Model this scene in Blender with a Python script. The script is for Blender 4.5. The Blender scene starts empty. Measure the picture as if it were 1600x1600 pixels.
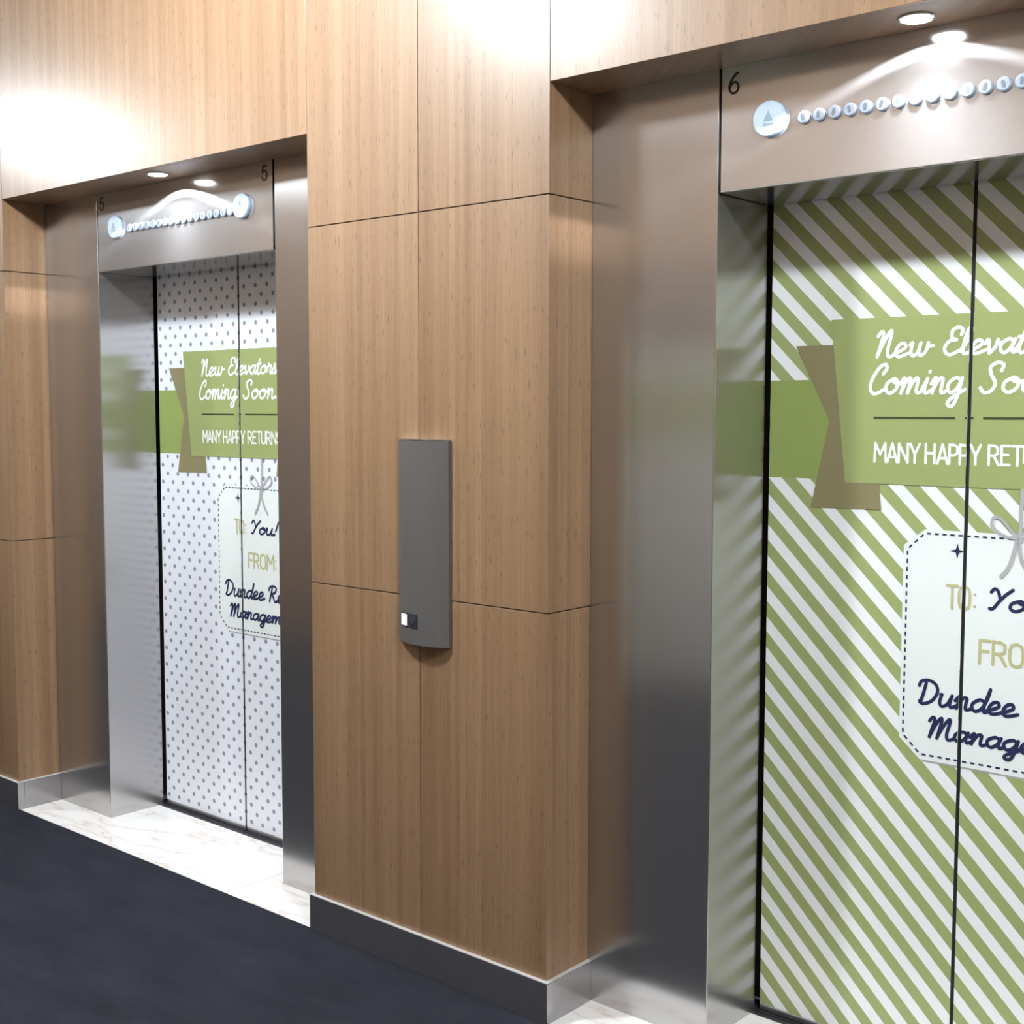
import bpy, bmesh, math, random
from mathutils import Vector, Matrix
random.seed(7)
PI = math.pi
SC = bpy.context.scene
COL = SC.collection

# ------------------------------------------------------------------ camera
cam_d = bpy.data.cameras.new('camera')
cam_d.sensor_width = 36.0
cam_d.lens = 36.0 * 1992.4 / 1600.0
cam_d.clip_start = 0.02
cam = bpy.data.objects.new('camera', cam_d)
COL.objects.link(cam)
YAW, PITCH, ROLL = 0.7127, -0.0791, 0.0017
fwd = Vector((-math.sin(YAW) * math.cos(PITCH), math.cos(YAW) * math.cos(PITCH), math.sin(PITCH)))
rgt = Vector((math.cos(YAW), math.sin(YAW), 0))
upv = rgt.cross(fwd)
r2 = rgt * math.cos(ROLL) + upv * math.sin(ROLL)
u2 = upv * math.cos(ROLL) - rgt * math.sin(ROLL)
M = Matrix((r2, u2, -fwd)).transposed().to_4x4()
M.translation = Vector((2.0484, -2.5107, 1.6060))
cam.matrix_world = M
SC.camera = cam

# ------------------------------------------------------------------ exposure, world, lights
SC.view_settings.view_transform = 'Standard'
SC.view_settings.look = 'None'
SC.view_settings.gamma = 1.0
SC.view_settings.use_curve_mapping = False
SC.view_settings.exposure = 0.0
w = bpy.data.worlds.new('world')
SC.world = w
w.use_nodes = True
w.node_tree.nodes['Background'].inputs['Color'].default_value = (0.8, 0.85, 1, 1)
w.node_tree.nodes['Background'].inputs['Strength'].default_value = 0.05

CEIL = 3.30
LAMPS = [(-5.02, -1.60), (-1.13, -1.32), (2.25, -1.40)]     # row of ceiling downlights along the lobby
LAMP_F = (0.70, 1.0, 1.0)     # the far globe is dimmer
LAMP_L = 600.0          # radiance of the ceiling globes
LAMP_COL = (0.87, 0.945, 1.0)
SPOT_W = 6.0                                                 # small downlights in the portal soffits
SPOT_COL = (0.93, 0.95, 1.0)
# ------------------------------------------------------------------ layout (metres)
XL0, XL1 = -2.744, -0.9253       # left portal
XR0, XR1 = 0.0, 1.8187           # right portal
CL, CR = (XL0 + XL1) / 2, (XR0 + XR1) / 2
HALF = 0.531                     # half of the door opening
D1, D2 = 0.1787, 0.4316          # steel plane, door plane
ZL, ZJ1, ZJ2, ZB, ZH = 2.4218, 2.1477, 1.0869, 0.1124, 2.13
BACK = -3.20

# ------------------------------------------------------------------ materials
def mat(name, col=(0.8, 0.8, 0.8), rough=0.5, metal=0.0, **kw):
    m = bpy.data.materials.new(name); m.use_nodes = True
    b = m.node_tree.nodes['Principled BSDF']
    b.inputs['Base Color'].default_value = (*col, 1)
    b.inputs['Roughness'].default_value = rough
    b.inputs['Metallic'].default_value = metal
    for k, v in kw.items():
        b.inputs[k].default_value = v
    return m

class N:
    """small node helper"""
    def __init__(s, m): s.t = m.node_tree; s.b = s.t.nodes['Principled BSDF']
    def n(s, typ, **kw):
        x = s.t.nodes.new(typ)
        for k, v in kw.items(): setattr(x, k, v)
        return x
    def link(s, a, b): s.t.links.new(a, b)
    def math(s, op, a, b=None, c=None):
        x = s.n('ShaderNodeMath', operation=op)
        for i, v in enumerate((a, b, c)):
            if v is None: continue
            if isinstance(v, (int, float)): x.inputs[i].default_value = v
            else: s.link(v, x.inputs[i])
        return x.outputs[0]
    def pos(s):
        g = s.n('ShaderNodeNewGeometry'); q = s.n('ShaderNodeSeparateXYZ')
        s.link(g.outputs['Position'], q.inputs[0]); return q.outputs
    def obj(s):
        g = s.n('ShaderNodeTexCoord'); q = s.n('ShaderNodeSeparateXYZ')
        s.link(g.outputs['Object'], q.inputs[0]); return q.outputs
    def xyz(s, x, y, z):
        c = s.n('ShaderNodeCombineXYZ')
        for i, v in enumerate((x, y, z)):
            if isinstance(v, (int, float)): c.inputs[i].default_value = v
            else: s.link(v, c.inputs[i])
        return c.outputs[0]
    def noise(s, vec, scale=1.0, detail=2.0, rough=0.5):
        x = s.n('ShaderNodeTexNoise'); x.inputs['Scale'].default_value = scale
        x.inputs['Detail'].default_value = detail; x.inputs['Roughness'].default_value = rough
        s.link(vec, x.inputs['Vector']); return x.outputs['Fac']
    def ramp(s, fac, stops):
        x = s.n('ShaderNodeValToRGB'); e = x.color_ramp.elements
        while len(e) < len(stops): e.new(0.5)
        for el, (p, c) in zip(e, stops): el.position = p; el.color = (*c, 1)
        s.link(fac, x.inputs[0]); return x.outputs[0]
    def mix(s, f, a, b, mode='MIX'):
        x = s.n('ShaderNodeMix', data_type='RGBA', blend_type=mode)
        for sock, v in ((x.inputs[0], f), (x.inputs[6], a), (x.inputs[7], b)):
            if isinstance(v, (int, float)): sock.default_value = v
            elif isinstance(v, tuple): sock.default_value = (*v, 1)
            else: s.link(v, sock)
        return x.outputs[2]
    def bump(s, h, strength, dist=0.002):
        x = s.n('ShaderNodeBump'); x.inputs['Strength'].default_value = strength
        x.inputs['Distance'].default_value = dist
        s.link(h, x.inputs['Height']); s.link(x.outputs[0], s.b.inputs['Normal'])

def wood_mat(name, tint=(1, 1, 1)):
    m = mat(name, rough=0.29); k = N(m)
    X, Y, Z = k.pos()
    s = k.math('ADD', X, Y)
    strip = k.math('FLOOR', k.math('MULTIPLY', s, 52.0))                 # laminated bamboo strips
    wn = k.n('ShaderNodeTexWhiteNoise', noise_dimensions='1D'); k.link(strip, wn.inputs['W'])
    grain = k.noise(k.xyz(k.math('MULTIPLY', s, 210), 0.0, k.math('MULTIPLY', Z, 3.0)), 1.0, 4, 0.6)
    broad = k.noise(k.xyz(k.math('MULTIPLY', s, 16), 3.0, k.math('MULTIPLY', Z, 0.35)), 1.0, 2, 0.5)
    fac = k.math('ADD', k.math('MULTIPLY', grain, 0.45), k.math('ADD', k.math('MULTIPLY', wn.outputs[0], 0.16), k.math('MULTIPLY', broad, 0.45)))
    col = k.ramp(fac, [(0.30, (0.185 * tint[0], 0.100 * tint[1], 0.048 * tint[2])), (0.54, (0.255 * tint[0], 0.150 * tint[1], 0.079 * tint[2])), (0.78, (0.335 * tint[0], 0.210 * tint[1], 0.118 * tint[2]))])
    fl = k.noise(k.xyz(k.math('MULTIPLY', s, 135), 7.0, k.math('MULTIPLY', Z, 26)), 1.0, 1, 0.4)  # dark fibre flecks
    flm = k.ramp(fl, [(0.63, (0, 0, 0)), (0.72, (1, 1, 1))])
    col = k.mix(k.math('MULTIPLY', flm, 0.50), col, (0.11, 0.055, 0.028))
    k.link(col, k.b.inputs['Base Color'])
    k.b.inputs['Coat Weight'].default_value = 0.75
    k.b.inputs['Specular IOR Level'].default_value = 0.24
    k.b.inputs['Coat Roughness'].default_value = 0.52
    return m

def steel_mat(name, col=(0.60, 0.575, 0.56), rough=0.20, aniso=0.55, bump=0.05, rot=0.0):
    m = mat(name, col, rough, 1.0); k = N(m)
    X, Y, Z = k.pos()
    s = k.math('ADD', X, Y)
    streak = k.noise(k.xyz(k.math('MULTIPLY', s, 1.6), 0.0, k.math('MULTIPLY', Z, 110)), 1.0, 2, 0.6)
    k.link(k.math('ADD', rough - 0.02, k.math('MULTIPLY', streak, 0.04)), k.b.inputs['Roughness'])
    wavy = k.noise(k.xyz(k.math('MULTIPLY', X, 2.2), k.math('MULTIPLY', Y, 2.2), k.math('MULTIPLY', Z, 1.6)), 1.0, 1, 0.4)
    h = k.math('MULTIPLY', wavy, 2.0)
    k.bump(h, bump, 0.02)
    k.b.inputs['Anisotropic'].default_value = aniso
    k.b.inputs['Anisotropic Rotation'].default_value = rot
    t = k.n('ShaderNodeTangent', direction_type='RADIAL', axis='Z')
    k.link(t.outputs[0], k.b.inputs['Tangent'])
    return m

WOOD = wood_mat('bamboo_veneer')
STEEL = steel_mat('brushed_stainless', (0.54, 0.53, 0.525), 0.215, 0.80)
STEEL.node_tree.nodes['Principled BSDF'].inputs['Metallic'].default_value = 0.93
HSTEEL = steel_mat('brushed_stainless_header', (0.62, 0.63, 0.65), 0.14, 0.10, 0.06, 0.25)
HSTEEL.node_tree.nodes['Principled BSDF'].inputs['Metallic'].default_value = 0.87
BSTEEL = steel_mat('brushed_baseboard_steel', (0.42, 0.41, 0.42), 0.26, 0.3, 0.02)
BSTEEL.node_tree.nodes['Principled BSDF'].inputs['Metallic'].default_value = 0.90
PANELSTEEL = mat('satin_grey_steel', (0.102, 0.096, 0.092), 0.40, 0.0, **{'Specular IOR Level': 0.25})
BLACK = mat('black_gap', (0.006, 0.006, 0.008), 0.7)
BACKING = mat('backing_board', (0.10, 0.08, 0.065), 0.7)
ALU = mat('dark_aluminium', (0.10, 0.10, 0.115), 0.45, 0.8)

def carpet_mat():
    m = mat('charcoal_carpet', rough=0.95); k = N(m)
    X, Y, Z = k.pos()
    fine = k.noise(k.xyz(X, Y, Z), 260, 3, 0.7)
    big = k.noise(k.xyz(k.math('MULTIPLY', X, 3.0), k.math('MULTIPLY', Y, 9.0), 0.0), 1.0, 3, 0.6)
    f = k.math('ADD', k.math('MULTIPLY', fine, 0.5), k.math('MULTIPLY', big, 0.5))
    k.link(k.ramp(f, [(0.30, (0.011, 0.012, 0.017)), (0.70, (0.029, 0.031, 0.041))]), k.b.inputs['Base Color'])
    k.bump(fine, 0.6, 0.004)
    k.b.inputs['Specular IOR Level'].default_value = 0.1
    return m
CARPET = carpet_mat()

def marble_mat():
    m = mat('cream_marble', rough=0.18); k = N(m)
    X, Y, Z = k.pos()
    n1 = k.noise(k.xyz(k.math('MULTIPLY', X, 1.2), k.math('MULTIPLY', Y, 5), 0.0), 1.4, 3, 0.5)
    vein = k.math('ABSOLUTE', k.math('SUBTRACT', n1, 0.5))
    c = k.ramp(vein, [(0.0, (0.74, 0.65, 0.60)), (0.012, (0.86, 0.82, 0.79)), (0.05, (0.90, 0.88, 0.86))])
    k.link(c, k.b.inputs['Base Color'])
    return m
MARBLE = marble_mat()
PLASTER = mat('white_ceiling_paint', (0.80, 0.78, 0.75), 0.9)

GREEN = (0.325, 0.375, 0.150)
WHITE = (0.84, 0.86, 0.87)
def stripe_mat():
    m = mat('striped_vinyl', rough=0.32); k = N(m)
    X, Y, Z = k.obj()
    f = k.math('FRACT', k.math('DIVIDE', k.math('SUBTRACT', k.math('ADD', X, Z), 0.029 - 0.0803 * 20), 0.0803))
    k.link(k.mix(k.math('LESS_THAN', f, 0.49), GREEN, WHITE), k.b.inputs['Base Color'])
    return m
def dot_mat():
    m = mat('dotted_vinyl', rough=0.32); k = N(m)
    X, Y, Z = k.obj(); P = 0.0672
    def cell(ox, oz):
        a = k.math('SUBTRACT', k.math('FRACT', k.math('ADD', k.math('DIVIDE', X, P), 40.5 + ox)), 0.5)
        b = k.math('SUBTRACT', k.math('FRACT', k.math('ADD', k.math('DIVIDE', k.math('SUBTRACT', Z, 0.012), P), 40.5 + oz)), 0.5)
        return k.math('ADD', k.math('MULTIPLY', a, a), k.math('MULTIPLY', b, b))
    d = k.math('MINIMUM', cell(0, 0), cell(0.5, 0.5))
    k.link(k.mix(k.math('LESS_THAN', d, (0.0084 / P) ** 2), (0.82, 0.84, 0.90), (0.25, 0.28, 0.35)), k.b.inputs['Base Color'])
    return m
def wrap_mat():
    m = mat('opposite_wrap', rough=0.4); k = N(m)
    X, Y, Z = k.pos()
    band = k.math('MULTIPLY', k.math('GREATER_THAN', Z, 1.436), k.math('LESS_THAN', Z, 1.80))
    k.link(k.mix(band, (0.60, 0.62, 0.58), P_G), k.b.inputs['Base Color'])
    return m
P_G = (0.34, 0.40, 0.14)
STRIPE, DOT = stripe_mat(), dot_mat()
P_GREEN = mat('print_green', (0.315, 0.365, 0.140), 0.32)
P_BAND = mat('print_light_green', (0.27, 0.345, 0.100), 0.32)
P_FOLD = mat('print_brown_olive', (0.235, 0.21, 0.105), 0.32)
P_WHITE = mat('print_white', (0.88, 0.89, 0.86), 0.32)
P_LINE = mat('print_dark_green', (0.045, 0.06, 0.025), 0.32)
P_TAG = mat('print_tag_white', (0.80, 0.84, 0.82), 0.32)
P_NAVY = mat('print_navy', (0.018, 0.024, 0.075), 0.32)
P_TAN = mat('print_tan', (0.50, 0.49, 0.26), 0.32)
P_GREY = mat('print_grey', (0.42, 0.42, 0.42), 0.32)

def emis(name, col, s):
    m = mat(name, (0, 0, 0), 0.4); b = m.node_tree.nodes['Principled BSDF']
    b.inputs['Emission Color'].default_value = (*col, 1); b.inputs['Emission Strength'].default_value = s
    return m
LENS = emis('lamp_lens', (1, 0.97, 0.95), 12.0)
LANTERN = mat('frosted_lantern', (0.42, 0.50, 0.59), 0.50, **{'Specular IOR Level': 0.2})
LENSRING = mat('frosted_indicator', (0.30, 0.34, 0.40), 0.22)
MARK = mat('engraved_grey', (0.12, 0.14, 0.17), 0.5)
INK = mat('black_numeral', (0.015, 0.012, 0.014), 0.4)
CHROME = mat('trim_metal', (0.55, 0.54, 0.53), 0.25, 1.0)
BTN = emis('lit_white_button', (0.9, 0.9, 0.97), 0.55)
BTN.node_tree.nodes['Principled BSDF'].inputs['Base Color'].default_value = (0.8, 0.8, 0.82, 1)

# ------------------------------------------------------------------ mesh helpers
def box(bm, x0, x1, y0, y1, z0, z1):
    v = [bm.verts.new((x, y, z)) for x in (x0, x1) for y in (y0, y1) for z in (z0, z1)]
    for f in ((0, 1, 3, 2), (4, 6, 7, 5), (0, 4, 5, 1), (2, 3, 7, 6), (0, 2, 6, 4), (1, 5, 7, 3)):
        bm.faces.new([v[i] for i in f])
    return bm
def boxes(*bs):
    bm = bmesh.new()
    for b in bs: box(bm, *b)
    return bm
def prism(bm, poly, lo, hi, axis):
    """extrude a polygon given in the two other axes along axis"""
    def P(a, b, c):
        return {'x': (c, a, b), 'y': (a, c, b), 'z': (a, b, c)}[axis]
    n = len(poly)
    A = [bm.verts.new(P(a, b, lo)) for a, b in poly]; B = [bm.verts.new(P(a, b, hi)) for a, b in poly]
    bm.faces.new(A); bm.faces.new(B[::-1])
    for i in range(n):
        bm.faces.new([A[i], B[i], B[(i + 1) % n], A[(i + 1) % n]])
    bmesh.ops.recalc_face_normals(bm, faces=bm.faces)
    return bm
def lathe(bm, prof, cx, cy, cz, axis, seg=40):
    """profile of (radius, offset) turned about axis through (cx,cy,cz)"""
    rings = []
    for r, h in prof:
        ring = []
        for i in range(seg):
            a = 2 * PI * i / seg; c, s = r * math.cos(a), r * math.sin(a)
            ring.append(bm.verts.new((cx + c, cy + s, cz + h) if axis == 'z' else (cx + c, cy + h, cz + s)))
        rings.append(ring)
    for a, b in zip(rings, rings[1:]):
        for i in range(seg):
            bm.faces.new([a[i], a[(i + 1) % seg], b[(i + 1) % seg], b[i]])
    for ring, flip in ((rings[0], False), (rings[-1], True)):
        bm.faces.new(ring[::-1] if not flip else ring)
    bmesh.ops.recalc_face_normals(bm, faces=bm.faces)
    return bm
def obj(name, bm, m, parent=None, bevel=0.0, smooth=False, origin=None):
    if origin is not None:
        bmesh.ops.translate(bm, verts=bm.verts, vec=-Vector(origin))
    me = bpy.data.meshes.new(name)
    if bevel:
        bmesh.ops.bevel(bm, geom=list(bm.edges), offset=bevel, segments=2, affect='EDGES', profile=0.5, clamp_overlap=True)
    bm.to_mesh(me); bm.free()
    if smooth:
        for p in me.polygons: p.use_smooth = True
    me.materials.append(m)
    o = bpy.data.objects.new(name, me); COL.objects.link(o)
    if origin is not None: o.location = origin
    if parent is not None:
        o.parent = parent
        if origin is None: o.location = -abs_loc(parent)
        else: o.location = Vector(origin) - abs_loc(parent)
    return o
def abs_loc(o):
    v = Vector((0, 0, 0))
    while o is not None:
        v += o.location; o = o.parent
    return v
def empty(name, loc):
    o = bpy.data.objects.new(name, None); o.location = loc; o.empty_display_size = 0.05
    COL.objects.link(o); return o
def tag(o, label, cat, group=None):
    o['label'] = label; o['category'] = cat
    if group: o['group'] = group
    return o
def struct(o):
    o['kind'] = 'structure'; return o

# ------------------------------------------------------------------ room shell
floor = struct(obj('floor', boxes((-8, 5, BACK - 0.5, 0.0, -0.06, 0.0)), CARPET))
struct(obj('ceiling', boxes((-8, 5, BACK - 0.5, 0.6, CEIL, CEIL + 0.1)), PLASTER))
struct(obj('wall_left', boxes((-8.1, -8, BACK - 0.5, 0.6, 0, CEIL)), mat('left_wall_paint', (0.42, 0.36, 0.31), 0.7)))
struct(obj('wall_right', boxes((5, 5.1, BACK - 0.5, 0.6, 0, CEIL)), mat('right_wall_paint', (0.42, 0.36, 0.31), 0.7)))

TH, G = 0.018, 0.0015       # panel thickness, half of a joint
wall = struct(obj('wall_back', boxes(
    (-8, XL0 - TH, TH, 0.56, 0, CEIL), (XL1 + TH, XR0 - TH, TH, 0.56, 0, CEIL), (XR1 + TH, 5, TH, 0.56, 0, CEIL),
    (XL0 - TH, XL1 + TH, TH, D1 + 0.03, ZL + TH, CEIL), (XR0 - TH, XR1 + TH, TH, D1 + 0.03, ZL + TH, CEIL),
    (XL0 - TH, XR1 + TH, 0.50, 0.56, 0, CEIL)), BACKING))
def wood(x0, x1, y0, y1, z0, z1):
    return obj('wood_panel', boxes((x0, x1, y0, y1, z0, z1)), WOOD, wall, bevel=0.0008)
rows = [(ZB, ZJ2 - G), (ZJ2 + G, ZJ1 - G), (ZJ1 + G, CEIL)]
mid = (XL1 + XR0) / 2
for z0, z1 in rows:                                        # column between the portals, and those at either end
    wood(XL1, mid - G * 0.6, 0, TH, z0, z1); wood(mid + G * 0.6, XR0, 0, TH, z0, z1)
    wood(XL0 - 0.463, XL0, 0, TH, z0, z1); wood(XL0 - 0.926, XL0 - 0.463 - G, 0, TH, z0, z1)
    wood(-8, XL0 - 0.926 - G, 0, TH, z0, z1)
    wood(XR1, XR1 + 0.463, 0, TH, z0, z1); wood(XR1 + 0.463 + G, 5, 0, TH, z0, z1)
for z0, z1 in ((ZB, ZJ2 - G), (ZJ2 + G, ZJ1 - G), (ZJ1 + G, ZL)):
    for x in (XL0, XR0): wood(x - TH, x, TH, D1, z0, z1)    # left reveals
    for x in (XL1, XR1): wood(x, x + TH, TH, D1, z0, z1)    # right reveals
for x0, x1 in ((XL0, XL1), (XR0, XR1)):
    wood(x0 + G, x1 - G, 0, TH, ZL, CEIL)                   # panel over the portal
    wood(x0, x1, TH, D1, ZL, ZL + TH)                       # soffit

# steel baseboards
LEDGE_HL = mat('painted_ledge_highlight', (0.66, 0.65, 0.64), 0.45, 0.3)  # pale colour stands in for the lamp highlight along the steel ledge
def base(name, *bs):
    b = struct(obj(name, boxes(*bs), BSTEEL, bevel=0.0012))
    obj('ledge_highlight', boxes(*[(q[0], q[1], q[2], q[3], ZB, ZB + 0.0022) for q in bs]), LEDGE_HL, b, bevel=0.0006)  # strip added on the baseboard top to draw that highlight
    return b
BT = 0.012
base('baseboard_center', (XL1 - BT, XR0 + BT, -BT, TH, 0, ZB))
base('baseboard_left', (-8, XL0 + BT, -BT, TH, 0, ZB))
base('baseboard_right', (XR1 - BT, 5, -BT, TH, 0, ZB))
for i, x in enumerate((XL0, XR0)): base('baseboard_left.00%d' % (i + 1), (x - TH, x + BT, TH, D1, 0, ZB))
for i, x in enumerate((XL1, XR1)): base('baseboard_right.00%d' % (i + 1), (x - BT, x + TH, TH, D1, 0, ZB))

# opposite side of the lobby (seen in the steel)
struct(obj('wall_front', boxes(
    (-8, XL0, BACK - 0.5, BACK, 0, CEIL), (XL1, XR0, BACK - 0.5, BACK, 0, CEIL), (XR1, 5, BACK - 0.5, BACK, 0, CEIL),
    (XL0, XL1, BACK - 0.5, BACK, ZL, CEIL), (XR0, XR1, BACK - 0.5, BACK, ZL, CEIL)), WOOD))
for i, (x0, x1, c) in enumerate(((XL0, XL1, CL), (XR0, XR1, CR))):
    struct(obj('trim_%d' % (i + 1), boxes((x0, c - HALF, BACK - 0.3, BACK - 0.18, 0, ZL), (c + HALF, x1, BACK - 0.3, BACK - 0.18, 0, ZL),
           (c - HALF, c + HALF, BACK - 0.3, BACK - 0.18, ZH, ZL)), STEEL))
    struct(obj('door_%d' % (i + 1), boxes((c - HALF, c + HALF, BACK - 0.46, BACK - 0.43, 0, ZH)), wrap_mat()))

# ------------------------------------------------------------------ marble thresholds and sills
def threshold(x0, x1, label):
    t = tag(empty('marble_threshold', ((x0 + x1) / 2, 0.2, 0)), label, 'threshold', 'marble thresholds at the elevators')
    n = 4; wd = (x1 - x0) / n
    for i in range(n):
        obj('slab', boxes((x0 + i * wd + 0.0012, x0 + (i + 1) * wd - 0.0012, 0.0, D2 - 0.03, -0.03, 0.0015)), MARBLE, t, bevel=0.0006)
    return t
threshold(XL0, XL1, 'cream marble threshold before the dotted elevator doors, along the carpet')
threshold(XR0, XR1, 'cream marble threshold before the green striped elevator doors')
for c, lab in ((CL, 'dark metal sill under the white dotted elevator doors'), (CR, 'dark metal sill under the green striped elevator doors')):
    s = tag(empty('door_sill', (c, D2, 0)), lab, 'sill', 'elevator door sills')
    obj('sill_plate', boxes((c - HALF - 0.05, c + HALF + 0.05, D2 - 0.029, D2 + 0.05, -0.03, 0.003)), ALU, s, bevel=0.001)
    obj('sill_groove', boxes((c - HALF, c + HALF, D2 - 0.016, D2 - 0.008, 0.003, 0.0036)), BLACK, s)

# ------------------------------------------------------------------ steel portal surrounds
def lshape(sgn, c, x_out):
    """side panel folded into the jamb return; sgn -1 left, +1 right"""
    e = c + sgn * HALF; t = 0.004
    poly = [(x_out, D1), (e, D1), (e, D2 - 0.012), (e + sgn * t, D2 - 0.012), (e + sgn * t, D1 + t), (x_out, D1 + t)]
    bm = bmesh.new(); prism(bm, poly, 0.0016, ZL, 'z')
    edges = [ed for ed in bm.edges if all(abs(v.co.x - e) < 1e-6 and abs(v.co.y - D1) < 1e-6 for v in ed.verts)]
    bmesh.ops.bevel(bm, geom=edges, offset=0.0035, segments=4, affect='EDGES', profile=0.5)
    return bm
def digit(bm, ch, cx, cz, h, y, wd=0.0055):
    w_ = h * 0.29
    if ch == '6':
        pts = [(0.75, 1), (0.2, 0.85), (-0.75, 0.15), (-1, -0.45), (-0.6, -0.95), (0, -1.05), (0.65, -0.9), (0.95, -0.45), (0.6, 0.0), (0, 0.1), (-0.6, -0.1), (-0.95, -0.4)]
        strokes = [smooth(pts, 6)]
    else:
        strokes = [[(0.8, 1), (-0.7, 1)], [(-0.7, 1), (-0.8, 0.1)], smooth([(-0.8, 0.1), (-0.1, 0.3), (0.7, 0.1), (0.95, -0.4), (0.6, -0.9), (0, -1.05), (-0.6, -0.95), (-0.95, -0.6)], 6)]
    for s in strokes: stroke(bm, [(cx + a * w_, cz + b * h / 2) for a, b in s], wd, y)

def smooth(p, n=6):
    """Catmull-Rom through the points"""
    out = []
    q = [p[0]] + list(p) + [p[-1]]
    for i in range(1, len(q) - 2):
        a, b, c, d = q[i - 1], q[i], q[i + 1], q[i + 2]
        for j in range(n):
            t = j / n
            out.append(tuple(0.5 * (2 * b[k] + (c[k] - a[k]) * t + (2 * a[k] - 5 * b[k] + 4 * c[k] - d[k]) * t * t + (3 * b[k] - a[k] - 3 * c[k] + d[k]) * t ** 3) for k in (0, 1)))
    out.append(tuple(p[-1])); return out
LIFT = [0]
def lift():
    LIFT[0] = (LIFT[0] + 1) % 110
    return -4e-6 * LIFT[0]
def stroke(bm, pts, wd, y0, caps=True):
    """flat printed stroke in the plane y, facing -y"""
    r = wd / 2
    for (ax, az), (bx, bz) in zip(pts, pts[1:]):
        dx, dz = bx - ax, bz - az; L = math.hypot(dx, dz)
        if L < 1e-7: continue
        nx, nz = -dz / L * r, dx / L * r; y = y0 + lift()
        bm.faces.new([bm.verts.new((ax + nx, y, az + nz)), bm.verts.new((ax - nx, y, az - nz)), bm.verts.new((bx - nx, y, bz - nz)), bm.verts.new((bx + nx, y, bz + nz))])
    if caps:
        for (ax, az) in pts:
            y = y0 + lift()
            bm.faces.new([bm.verts.new((ax + r * math.cos(a * PI / 5), y, az + r * math.sin(a * PI / 5))) for a in range(10)])
def poly(bm, pts, y):
    bm.faces.new([bm.verts.new((a, y, b)) for a, b in pts])

def surround(x0, x1, c, label, nums):
    t = tag(empty('elevator_surround', (c, D1, 0)), label, 'elevator surround', 'stainless elevator surrounds')
    obj('side_panel', lshape(-1, c, x0 + 0.0005), STEEL, t)
    obj('side_panel', lshape(1, c, x1 - 0.0005), STEEL, t)
    bm = bmesh.new()
    prism(bm, [(D1, ZL), (D1, ZH), (D2 - 0.012, ZH), (D2 - 0.012, ZH + 0.004), (D1 + 0.004, ZH + 0.004), (D1 + 0.004, ZL)], c - HALF + 0.008, c + HALF - 0.008, 'x')
    ed = [e for e in bm.edges if all(abs(v.co.y - D1) < 1e-6 and abs(v.co.z - ZH) < 1e-6 for v in e.verts)]
    bmesh.ops.bevel(bm, geom=ed, offset=0.003, segments=3, affect='EDGES', profile=0.5)
    hd = obj('header_panel', bm, HSTEEL, t)
    obj('backing_frame', boxes((c - HALF - 0.03, c + HALF + 0.03, D1 + 0.006, D1 + 0.02, ZH + 0.02, ZL)), BLACK, t)
    for ch, dx in nums:
        bm = bmesh.new(); digit(bm, ch, c + dx, 2.383, 0.044, D1 - 0.0007)
        n = obj('elevator_number', bm, INK, hd); n['label'] = 'black numeral %s' % ch
    return t
surround(XL0, XL1, CL, 'brushed steel surround framing the white dotted elevator doors', [('5', -0.494), ('5', 0.483)])
surround(XR0, XR1, CR, 'brushed steel surround numbered 6, framing the green striped elevator doors', [('6', -0.490)])

# hall lanterns and floor position indicators on the headers
def lantern(x, z, label):
    y = D1 - 0.0004
    t = tag(empty('hall_lantern', (x, y, z)), label, 'lantern', 'round hall lanterns on the headers')
    obj('lens', lathe(bmesh.new(), [(0.040, 0.0), (0.0415, -0.003), (0.0415, -0.011), (0.0385, -0.014), (0.0, -0.0145)][:4] + [(0.001, -0.0145)], x, y, z, 'y', 48), LANTERN, t)
    bm = bmesh.new(); yy = y - 0.0150
    poly(bm, [(x - 0.013, z - 0.006), (x + 0.013, z - 0.006), (x, z + 0.019)], yy)
    poly(bm, [(x - 0.013, z - 0.016), (x + 0.013, z - 0.016), (x + 0.013, z - 0.010), (x - 0.013, z - 0.010)], yy)
    a = obj('arrow_mark', bm, mat('faint_arrow', (0.20, 0.26, 0.33), 0.5), t); a['label'] = 'grey up arrow'
LZ = 2.287
lantern(CL - 0.395, LZ, 'left round lantern above the dotted elevator doors')
lantern(CL + 0.368, LZ, 'right round lantern above the dotted elevator doors')
lantern(CR - 0.389, LZ - 0.003, 'big round lantern above the striped elevator doors, right of numeral 6')
def indicator(c, label):
    t = tag(empty('floor_indicator', (c, D1, 2.276)), label, 'floor indicator', 'rows of floor lights on the headers')
    n = 17; sp = 0.0378
    for i in range(n):
        x = c + (i - (n - 1) / 2) * sp; y = D1 - 0.0004; z = 2.276
        b = obj('indicator_lens', lathe(bmesh.new(), [(0.0135, 0), (0.0150, -0.002), (0.0150, -0.006), (0.0125, -0.0085), (0.001, -0.0085)], x, y, z, 'y', 28), LENSRING, t)
        bm = bmesh.new(); h = 0.0045
        stroke(bm, [(x - 0.0012 * (i % 3 - 1), z - h), (x + 0.0012 * (i % 3 - 1), z + h)], 0.0075, y - 0.0089)
        obj('engraved_mark', bm, MARK, b)
indicator(CL, 'row of small round floor lights between two lanterns over the dotted doors')
indicator(CR, 'row of small round floor lights right of the lantern over the striped doors')

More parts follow.
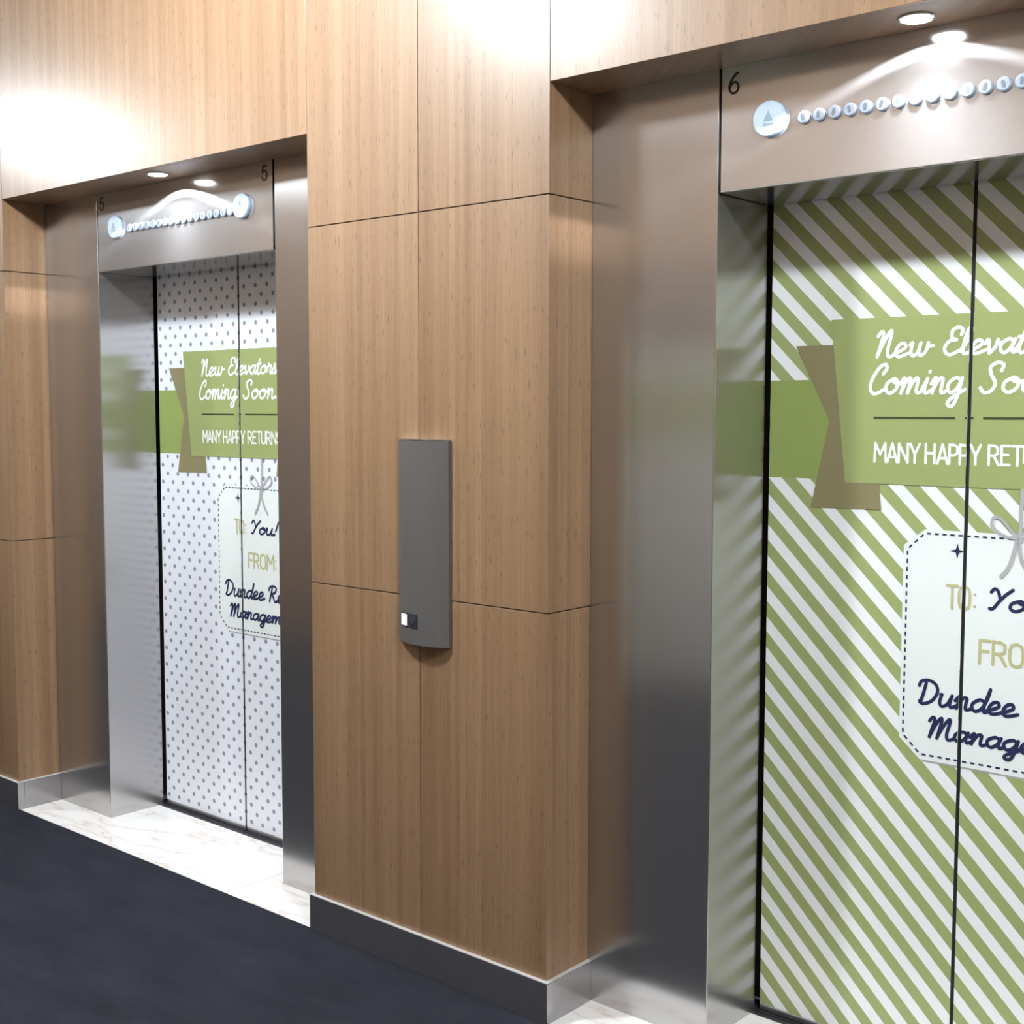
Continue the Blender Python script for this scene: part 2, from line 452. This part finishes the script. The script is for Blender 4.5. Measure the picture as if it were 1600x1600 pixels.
# ------------------------------------------------------------------ downlights
def soffit_light(x, y, label):
    z = ZL
    t = tag(empty('recessed_downlight', (x, y, z)), label, 'downlight', 'small downlights in the portal soffits')
    obj('trim_ring', lathe(bmesh.new(), [(0.0385, 0.0), (0.0385, -0.003), (0.0355, -0.0045), (0.0330, -0.003), (0.0330, 0.0)], x, y, z, 'z', 40), CHROME, t)
    obj('lens', lathe(bmesh.new(), [(0.032, -0.0032), (0.032, -0.0050), (0.018, -0.0075), (0.001, -0.0080)], x, y, z, 'z', 40), LENS, t, smooth=True)
    l = bpy.data.lights.new('soffit_lamp_light', 'SPOT'); l.energy = SPOT_W; l.color = SPOT_COL
    l.spot_size = math.radians(152); l.spot_blend = 0.10; l.shadow_soft_size = 0.012
    l.use_nodes = True
    nt = l.node_tree; em = nt.nodes['Emission']
    tc = nt.nodes.new('ShaderNodeNewGeometry'); sp = nt.nodes.new('ShaderNodeSeparateXYZ')
    nt.links.new(tc.outputs['Incoming'], sp.inputs[0])
    ab = nt.nodes.new('ShaderNodeMath'); ab.operation = 'ABSOLUTE'; nt.links.new(sp.outputs['Z'], ab.inputs[0])
    rp = nt.nodes.new('ShaderNodeValToRGB'); e = rp.color_ramp.elements       # beam profile: core, weak flank, bright ring at the reflector's cut-off
    e[0].position = 0.0; e[0].color = (0, 0, 0, 1)
    e[1].position = 0.318; e[1].color = (0, 0, 0, 1)
    for p, v in ((0.334, 1.0), (0.39, 0.9), (0.44, 0.09), (0.70, 0.12), (0.86, 0.35), (0.95, 0.6)):
        q = e.new(p); q.color = (v, v, v, 1)
    nt.links.new(ab.outputs[0], rp.inputs[0])
    mu = nt.nodes.new('ShaderNodeMath'); mu.operation = 'MULTIPLY'; mu.inputs[1].default_value = 8.0
    nt.links.new(rp.outputs[0], mu.inputs[0]); nt.links.new(mu.outputs[0], em.inputs['Strength'])
    o = bpy.data.objects.new('soffit_lamp_light', l); o.parent = t; o.location = (0, 0, -0.014); COL.objects.link(o)
soffit_light(CL + 0.02, 0.082, 'small bright downlight in the soffit over the dotted elevator doors')
soffit_light(CR - 0.005, 0.095, 'small bright downlight in the soffit over the striped elevator doors')
GLOBES = [emis('opal_globe', LAMP_COL, LAMP_L * f) for f in LAMP_F]
for k, (x, y) in enumerate(LAMPS):
    t = tag(empty('ceiling_light', (x, y, CEIL)), 'opal globe ceiling light in the lobby', 'ceiling light', 'lobby ceiling lights')
    obj('canopy', lathe(bmesh.new(), [(0.125, 0), (0.125, -0.012), (0.115, -0.020), (0.05, -0.020)], x, y, CEIL, 'z', 48), CHROME, t)
    r = 0.11
    obj('globe', lathe(bmesh.new(), [(max(0.001, r * math.cos(a * PI / 24)), -0.085 + r * math.sin(a * PI / 24)) for a in range(8, -13, -1)], x, y, CEIL, 'z', 40), GLOBES[k], t, smooth=True)

# ------------------------------------------------------------------ stroke alphabets for the printed wraps
SCRIPT = {
 'a': (1.05, [[(.86, .80), (.55, 1), (.14, .70), (.10, .25), (.38, 0), (.72, .35), (.90, .98)], [(.90, .98), (.80, .35), (.92, .02), (1.2, .22)]]),
 'd': (1.05, [[(.84, .80), (.52, 1), (.12, .65), (.10, .22), (.38, 0), (.72, .35), (.95, 1.2), (1.02, 1.95)], [(1.02, 1.95), (.82, .5), (.90, .02), (1.2, .22)]]),
 'g': (1.05, [[(.86, .80), (.55, 1), (.14, .70), (.10, .25), (.38, 0), (.72, .35), (.90, .98)], [(.90, .98), (.78, -.3), (.55, -.88), (.25, -.75), (.40, -.40), (1.2, .22)]]),
 'o': (1.0, [[(.55, 1), (.14, .70), (.10, .25), (.40, 0), (.78, .30), (.80, .80), (.55, 1), (.55, .78), (.85, .68), (1.15, .78)]]),
 'e': (.88, [[(.0, .22), (.30, .36), (.66, .66), (.58, .97), (.30, .92), (.10, .50), (.18, .08), (.45, 0), (1.0, .25)]]),
 'n': (1.02, [[(.0, .62), (.18, 1), (.26, .90), (.16, 0)], [(.18, .18), (.45, .90), (.70, .95), (.70, .50), (.72, .06), (.88, .02), (1.15, .22)]]),
 'm': (1.50, [[(.0, .62), (.18, 1), (.26, .90), (.16, 0)], [(.18, .18), (.45, .92), (.66, .92), (.60, 0)], [(.62, .18), (.92, .92), (1.15, .94), (1.14, .40), (1.18, .06), (1.34, .02), (1.62, .22)]]),
 'i': (.55, [[(.0, .25), (.26, .98)], [(.26, .98), (.16, .30), (.28, .0), (.65, .22)], [(.33, 1.42), (.34, 1.46)]]),
 'w': (1.40, [[(.05, .85), (.20, 1), (.18, .40), (.32, .02), (.60, .25), (.72, .98)], [(.72, .98), (.68, .30), (.84, .02), (1.12, .35), (1.18, .98)], [(1.18, .98), (1.24, .72), (1.52, .74)]]),
 'l': (.62, [[(.0, .22), (.38, 1.05), (.50, 1.80), (.36, 1.95), (.20, 1.40), (.14, .40), (.30, 0), (.72, .22)]]),
 'v': (.92, [[(.0, .70), (.16, 1), (.28, .50), (.36, 0)], [(.36, 0), (.66, .40), (.76, .98)], [(.76, .98), (.80, .74), (1.05, .74)]]),
 't': (.66, [[(.0, .22), (.30, .95), (.42, 1.70)], [(.42, 1.70), (.20, .50), (.28, .02), (.48, 0), (.76, .22)], [(.06, 1.12), (.66, 1.18)]]),
 'r': (.80, [[(.0, .22), (.20, .95), (.26, 1.15), (.34, .92), (.62, .90), (.54, .30), (.66, .0), (.90, .22)]]),
 's': (.72, [[(.0, .22), (.30, .80), (.38, 1.10), (.44, .75), (.58, .35), (.42, .0), (.12, .08)], [(.42, .0), (.62, .08), (.82, .22)]]),
 'u': (1.05, [[(.06, .95), (.10, .95)], [(.14, .98), (.08, .35), (.24, 0), (.58, .22), (.80, .98)], [(.80, .98), (.74, .30), (.86, .0), (1.18, .22)]]),
 'y': (1.0, [[(.14, .98), (.08, .40), (.24, .05), (.58, .25), (.80, .98)], [(.80, .98), (.70, -.3), (.48, -.88), (.20, -.75), (.36, -.40), (1.0, .22)]]),
 'N': (1.22, [[(.0, 1.60), (.18, 1.95), (.34, 1.75), (.26, .9), (.16, 0)], [(.18, .15), (.46, 1.20), (.74, 1.95), (.86, 1.80), (.78, .60), (.86, .06), (1.05, .02), (1.32, .22)]]),
 'E': (1.10, [[(.98, 1.45), (1.0, 1.85), (.66, 2.0), (.36, 1.75), (.42, 1.22), (.72, 1.08)], [(.72, 1.08), (.28, .98), (.04, .50), (.22, .06), (.60, 0), (1.22, .40)]]),
 'C': (1.06, [[(.80, 1.35), (.98, 1.70), (.86, 1.98), (.50, 1.80), (.14, 1.10), (.05, .45), (.30, 0), (.70, .05), (1.15, .35)]]),
 'S': (1.12, [[(.96, 1.45), (1.02, 1.85), (.68, 2.0), (.36, 1.68), (.50, 1.15), (.76, .62), (.60, .10), (.25, 0), (.02, .32)]]),
 'D': (1.42, [[(.42, 1.75), (.36, .9), (.26, .04)], [(.0, 1.45), (.10, 1.85), (.55, 2.0), (1.05, 1.72), (1.25, 1.10), (1.0, .35), (.55, .0), (.26, .04), (.20, .20)]]),
 'M': (1.72, [[(.0, 1.55), (.18, 1.95), (.34, 1.75), (.26, .9), (.18, 0)], [(.20, .15), (.46, 1.30), (.70, 1.95), (.80, 1.70), (.68, 0)], [(.70, .15), (.98, 1.30), (1.24, 1.95), (1.34, 1.75), (1.26, .55), (1.36, .04), (1.54, .02), (1.82, .22)]]),
 'Y': (1.10, [[(.0, 1.60), (.16, 1.92), (.38, 1.70), (.56, 1.0)], [(1.16, 1.95), (.80, 1.40), (.50, .70), (.28, .10), (.08, .05)]]),
 'R': (1.30, [[(.44, 1.75), (.36, .9), (.24, 0)], [(.0, 1.40), (.14, 1.82), (.62, 2.0), (1.02, 1.70), (.88, 1.20), (.44, .95)], [(.50, .98), (.80, .40), (1.02, .02), (1.42, .22)]]),
 '.': (.40, [[(.20, .05), (.21, .09)]]),
 '!': (.55, [[(.52, 1.98), (.26, .62)], [(.16, .05), (.17, .09)]]),
 ' ': (.80, []),
}
SANS = {
 'M': (1.15, [[(.0, 0), (.06, 2), (.5, .8), (.94, 2), (1.0, 0)]]), 'A': (1.0, [[(0, 0), (.42, 2), (.84, 0)], [(.14, .55), (.70, .55)]]),
 'N': (1.0, [[(0, 0), (0, 2), (.78, 0), (.78, 2)]]), 'Y': (.95, [[(0, 2), (.4, .9), (.8, 2)], [(.4, .9), (.4, 0)]]),
 'H': (1.0, [[(0, 0), (0, 2)], [(.75, 0), (.75, 2)], [(0, 1.05), (.75, 1.05)]]),
 'P': (.88, [[(0, 0), (0, 2)], [(0, 1.95), (.4, 1.95), (.66, 1.75), (.66, 1.1), (.4, .88), (0, .88)]]),
 'R': (.95, [[(0, 0), (0, 2)], [(0, 1.95), (.4, 1.95), (.66, 1.75), (.66, 1.15), (.4, .95), (0, .95)], [(.36, .95), (.74, 0)]]),
 'E': (.80, [[(.6, 1.95), (0, 1.95), (0, .05), (.6, .05)], [(0, 1.05), (.5, 1.05)]]),
 'T': (.86, [[(0, 1.95), (.76, 1.95)], [(.38, 1.95), (.38, 0)]]),
 'U': (.96, [[(0, 2), (0, .4), (.18, .06), (.56, .06), (.74, .4), (.74, 2)]]),
 'S': (.88, [[(.66, 1.6), (.5, 1.95), (.18, 1.95), (0, 1.6), (.06, 1.25), (.6, .8), (.68, .4), (.5, .05), (.18, .05), (0, .4)]]),
 'F': (.78, [[(.6, 1.95), (0, 1.95), (0, 0)], [(0, 1.05), (.5, 1.05)]]),
 'O': (.98, [[(.38, 1.97), (.1, 1.8), (0, 1.4), (0, .6), (.1, .2), (.38, .03), (.66, .2), (.76, .6), (.76, 1.4), (.66, 1.8), (.38, 1.97)]]),
 ':': (.40, [[(.12, .35), (.13, .36)], [(.12, 1.35), (.13, 1.36)]]), ' ': (.5, []),
}
def write(bm, text, x0, x1, zb, cap, wd, y, font=SCRIPT, slant=0.16):
    """letters from x0 to x1 standing on zb; cap is the capital height"""
    tot = sum(font[c][0] for c in text); sz = cap / 2.0; sx = (x1 - x0) / tot; cx = x0
    for ch in text:
        adv, strokes = font[ch]
        for s in strokes:
            q = smooth(s, 6) if font is SCRIPT and len(s) > 2 else s
            stroke(bm, [(cx + a * sx + b * sz * (slant if font is SCRIPT else 0), zb + b * sz) for a, b in q], wd, y)
        cx += adv * sx
def clip(bm, side, lo=0.0046):
    """keep the half of the print that lies on one leaf (x is measured from the seam)"""
    n = Vector((-1, 0, 0)) if side > 0 else Vector((1, 0, 0))
    bmesh.ops.bisect_plane(bm, geom=list(bm.verts) + list(bm.edges) + list(bm.faces), dist=1e-7, plane_co=(lo * side, 0, 0), plane_no=n, clear_outer=True)
    n2 = Vector((side, 0, 0))
    bmesh.ops.bisect_plane(bm, geom=list(bm.verts) + list(bm.edges) + list(bm.faces), dist=1e-7, plane_co=((HALF - 0.011) * side, 0, 0), plane_no=n2, clear_outer=True)
    return bm
def mirror(pts): return [(-a, b) for a, b in pts][::-1]

TX = 0.122                       # centre of the gift tag
TAGP = [(-0.097, 1.326), (-0.150, 1.285), (-0.150, 0.814), (-0.097, 0.767)]
TAGP = TAGP + [(2 * TX - a, b) for a, b in TAGP[::-1]]
DASH = [(-0.098, 1.316), (-0.140, 1.276), (-0.140, 0.822), (-0.096, 0.780)]
DASH = DASH + [(2 * TX - a, b) for a, b in DASH[::-1]]
def g_band(bm, y):
    p = [(-0.522, 1.685), (-0.400, 1.685), (-0.335, 1.584), (-0.372, 1.437), (-0.522, 1.436)]
    poly(bm, p, y); poly(bm, mirror(p), y)
def g_fold(bm, y):
    p = [(-0.449, 1.771), (-0.300, 1.771), (-0.219, 1.440), (-0.210, 1.366), (-0.400, 1.363), (-0.353, 1.584)]
    for q in (p, mirror(p)):
        # concave outline: two convex pieces
        a = [q[0], q[1], q[2], q[5]] if q is p else [q[5], q[4], q[3], q[0]]
        b = [q[5], q[2], q[3], q[4]] if q is p else [q[0], q[3], q[2], q[1]]
        poly(bm, a, y); poly(bm, b, y)
def g_banner(bm, y): poly(bm, [(-0.353, 1.833), (-0.307, 1.430), (0.307, 1.430), (0.353, 1.833)], y)
def g_white(bm, y):
    write(bm, 'New', -0.236, -0.098, 1.738, 0.062, 0.0084, y); write(bm, 'Elevators', -0.066, 0.218, 1.740, 0.062, 0.0084, y)
    write(bm, 'Coming', -0.250, -0.018, 1.650, 0.070, 0.0086, y); write(bm, 'Soon.', 0.022, 0.222, 1.650, 0.068, 0.0086, y)
    for wd_, a, b in (('MANY', -0.230, -0.112), ('HAPPY', -0.101, 0.034), ('RETURNS', 0.049, 0.245)):
        write(bm, wd_, a, b, 1.484, 0.045, 0.0064, y, SANS)
def g_line(bm, y):
    for a, b in ((-0.235, -0.033), (-0.010, 0.011), (0.033, 0.235)): stroke(bm, [(a, 1.591), (b, 1.591)], 0.0055, y, False)
def g_tag(bm, y): poly(bm, TAGP, y)
def g_tagshadow(bm, y): poly(bm, [(-0.094, 0.769), (2 * TX + 0.094, 0.769), (2 * TX + 0.090, 0.7625), (-0.088, 0.7625)], y)
def g_dash(bm, y):
    L = DASH + [DASH[0]]
    for (ax, az), (bx, bz) in zip(L, L[1:]):
        d = math.hypot(bx - ax, bz - az); n = max(1, round(d / 0.0195)); ux, uz = (bx - ax) / d, (bz - az) / d; p = d / n
        for i in range(n):
            s = i * p + p * 0.22
            stroke(bm, [(ax + ux * s, az + uz * s), (ax + ux * (s + p * 0.54), az + uz * (s + p * 0.54))], 0.0042, y, False)
def g_navy(bm, y):
    write(bm, 'You!', 0.058, 0.212, 1.150, 0.050, 0.0078, y)
    write(bm, 'Dundee', -0.108, 0.128, 0.905, 0.058, 0.0082, y); write(bm, 'Realty', 0.152, 0.376, 0.905, 0.058, 0.0082, y)
    write(bm, 'Management', -0.080, 0.322, 0.826, 0.050, 0.0082, y)
def g_tan(bm, y):
    write(bm, 'TO:', -0.040, 0.036, 1.142, 0.056, 0.0066, y, SANS); write(bm, 'FROM:', 0.042, 0.212, 1.021, 0.055, 0.0072, y, SANS)
def g_star(bm, y):
    cx, cz = -0.018, 1.279
    for k in range(4):
        a = k * PI / 2; p = [(0.019 * math.cos(a), 0.019 * math.sin(a)), (0.0055 * math.cos(a + PI / 4), 0.0055 * math.sin(a + PI / 4)), (0, 0), (0.0055 * math.cos(a - PI / 4), 0.0055 * math.sin(a - PI / 4))]
        poly(bm, [(cx + q, cz + r) for q, r in p], y)
def g_bow(bm, y):
    stroke(bm, [(TX + 0.006, 1.428), (TX + 0.004, 1.318)], 0.009, y)
    for s in (-1, 1):
        stroke(bm, smooth([(TX, 1.318), (TX + s * 0.030, 1.322), (TX + s * 0.058, 1.340), (TX + s * 0.058, 1.362), (TX + s * 0.042, 1.362), (TX + s * 0.018, 1.338), (TX, 1.318)]), 0.0065, y)
        stroke(bm, smooth([(TX + s * 0.002, 1.318), (TX - 0.002 + s * 0.008, 1.280), (TX + s * 0.020, 1.250), (TX + s * 0.036, 1.228)]), 0.0090, y)
    stroke(bm, [(TX - 0.006, 1.322), (TX + 0.006, 1.316)], 0.016, y)

def leaf(c, side, surf, label):
    t = tag(empty('elevator_door', (c, D2, 0)), label, 'elevator door', 'elevator door leaves')
    x0, x1 = (-HALF + 0.010, -0.0045) if side < 0 else (0.0045, HALF - 0.010)
    p = obj('door_leaf', boxes((x0, x1, 0, 0.028, 0.022, ZH + 0.03)), surf, t, bevel=0.0003); p.location = (0, 0, 0)
    q = obj('bottom_edge', boxes((x0, x1, 0.001, 0.027, 0.006, 0.0215)), STEEL, t); q.location = (0, 0, 0)
    q = obj('edge_gasket', boxes((-0.0046 if side < 0 else 0.0003, -0.0003 if side < 0 else 0.0046, 0.0004, 0.024, 0.006, ZH + 0.03)), BLACK, t); q.location = (0, 0, 0)
    def part(name, fn, k, m, par, lab=None):
        bm = bmesh.new(); fn(bm, -0.0006 * k)
        clip(bm, side)
        if not bm.faces: bm.free(); return None
        o = obj(name, bm, m, par); o.location = (0, 0, 0)
        if lab: o['label'] = lab
        return o
    part('ribbon_band', g_band, 1, P_BAND, t, 'light green ribbon band')
    part('ribbon_fold', g_fold, 2, P_FOLD, t, 'brown olive ribbon fold')
    b = part('ribbon_banner', g_banner, 3, P_GREEN, t, 'olive green banner')
    part('banner_lettering', g_white, 4, P_WHITE, b, 'white lettering'); part('divider_line', g_line, 4, P_LINE, b, 'dark divider line')
    part('tag_shadow', g_tagshadow, 1, P_GREY, t)
    g = part('gift_tag', g_tag, 2, P_TAG, t, 'white gift tag')
    part('dashed_border', g_dash, 3, P_NAVY, g, 'dark dashed border'); part('script_lettering', g_navy, 3, P_NAVY, g, 'navy script lettering')
    part('block_lettering', g_tan, 3, P_TAN, g, 'tan lettering'); part('star', g_star, 3, P_NAVY, g, 'small dark star')
    part('twine_bow', g_bow, 5, P_GREY, t, 'grey twine bow')
    return t
leaf(CL, -1, DOT, 'left leaf of the white dotted elevator doors')
leaf(CL, 1, DOT, 'right leaf of the white dotted elevator doors, partly behind the steel side panel')
leaf(CR, -1, STRIPE, 'left leaf of the green and white striped elevator doors')
leaf(CR, 1, STRIPE, 'right leaf of the green and white striped elevator doors, cut by the photo edge')

# ------------------------------------------------------------------ call button panel on the column
def call_panel():
    x0, x1, z0, z1 = -0.534, -0.341, 0.957, 1.525
    cx = (x0 + x1) / 2
    t = tag(empty('call_button_panel', (cx, 0, z0)), 'tall grey metal call panel with lit button on the wood column', 'call panel')
    e, bul = 0.010, 0.027
    n = 20; hw = (x1 - x0) / 2
    front = [(cx + hw * (2 * i / n - 1), -(e + bul * (1 - (2 * i / n - 1) ** 2))) for i in range(n + 1)]
    outline = [(x1, -0.0003), (x0, -0.0003)] + front
    bm = bmesh.new(); prism(bm, outline, z0, z1, 'z')
    o = obj('faceplate', bm, PANELSTEEL, t, bevel=0)
    for p in o.data.polygons: p.use_smooth = True
    o.data.set_sharp_from_angle(angle=math.radians(30))
    bm = bmesh.new(); prism(bm, [(a * 1.0, b - 0.0008) if i > 1 else (a, b) for i, (a, b) in enumerate(outline)], z1, z1 + 0.004, 'z')
    c = obj('top_cap', bm, CHROME, t); c['label'] = 'bright metal top cap'
    def yf(x): return -(e + bul * (1 - ((x - cx) / hw) ** 2))
    def slab(name, xc, zc, w_, h, d, m, par, lift=0.0):
        ang = math.atan2(yf(xc + 0.005) - yf(xc - 0.005), 0.01)
        bm = boxes((-w_ / 2, w_ / 2, -d, 0.002, -h / 2, h / 2))
        bmesh.ops.bevel(bm, geom=list(bm.edges), offset=0.0012, segments=2, affect='EDGES')
        bmesh.ops.rotate(bm, verts=bm.verts, cent=(0, 0, 0), matrix=Matrix.Rotation(ang, 3, 'Z'))
        bmesh.ops.translate(bm, verts=bm.verts, vec=(xc, yf(xc) - lift, zc))
        return obj(name, bm, m, par)
    r = slab('button_rim', -0.492, 1.0235, 0.036, 0.040, 0.002, BLACK, t)
    b = slab('button', -0.492, 1.02355, 0.029, 0.032, 0.004, BTN, r, 0.001); b['label'] = 'lit white square button'
    k = slab('key_switch', -0.451, 1.024, 0.032, 0.038, 0.003, mat('dark_key_switch', (0.03, 0.03, 0.04), 0.4), t)
    bm = bmesh.new(); lathe(bm, [(0.009, 0.0), (0.009, -0.003), (0.001, -0.003)], -0.451, yf(-0.451) - 0.003, 1.024, 'y', 20)
    l = obj('key_barrel', bm, ALU, k)
call_panel()
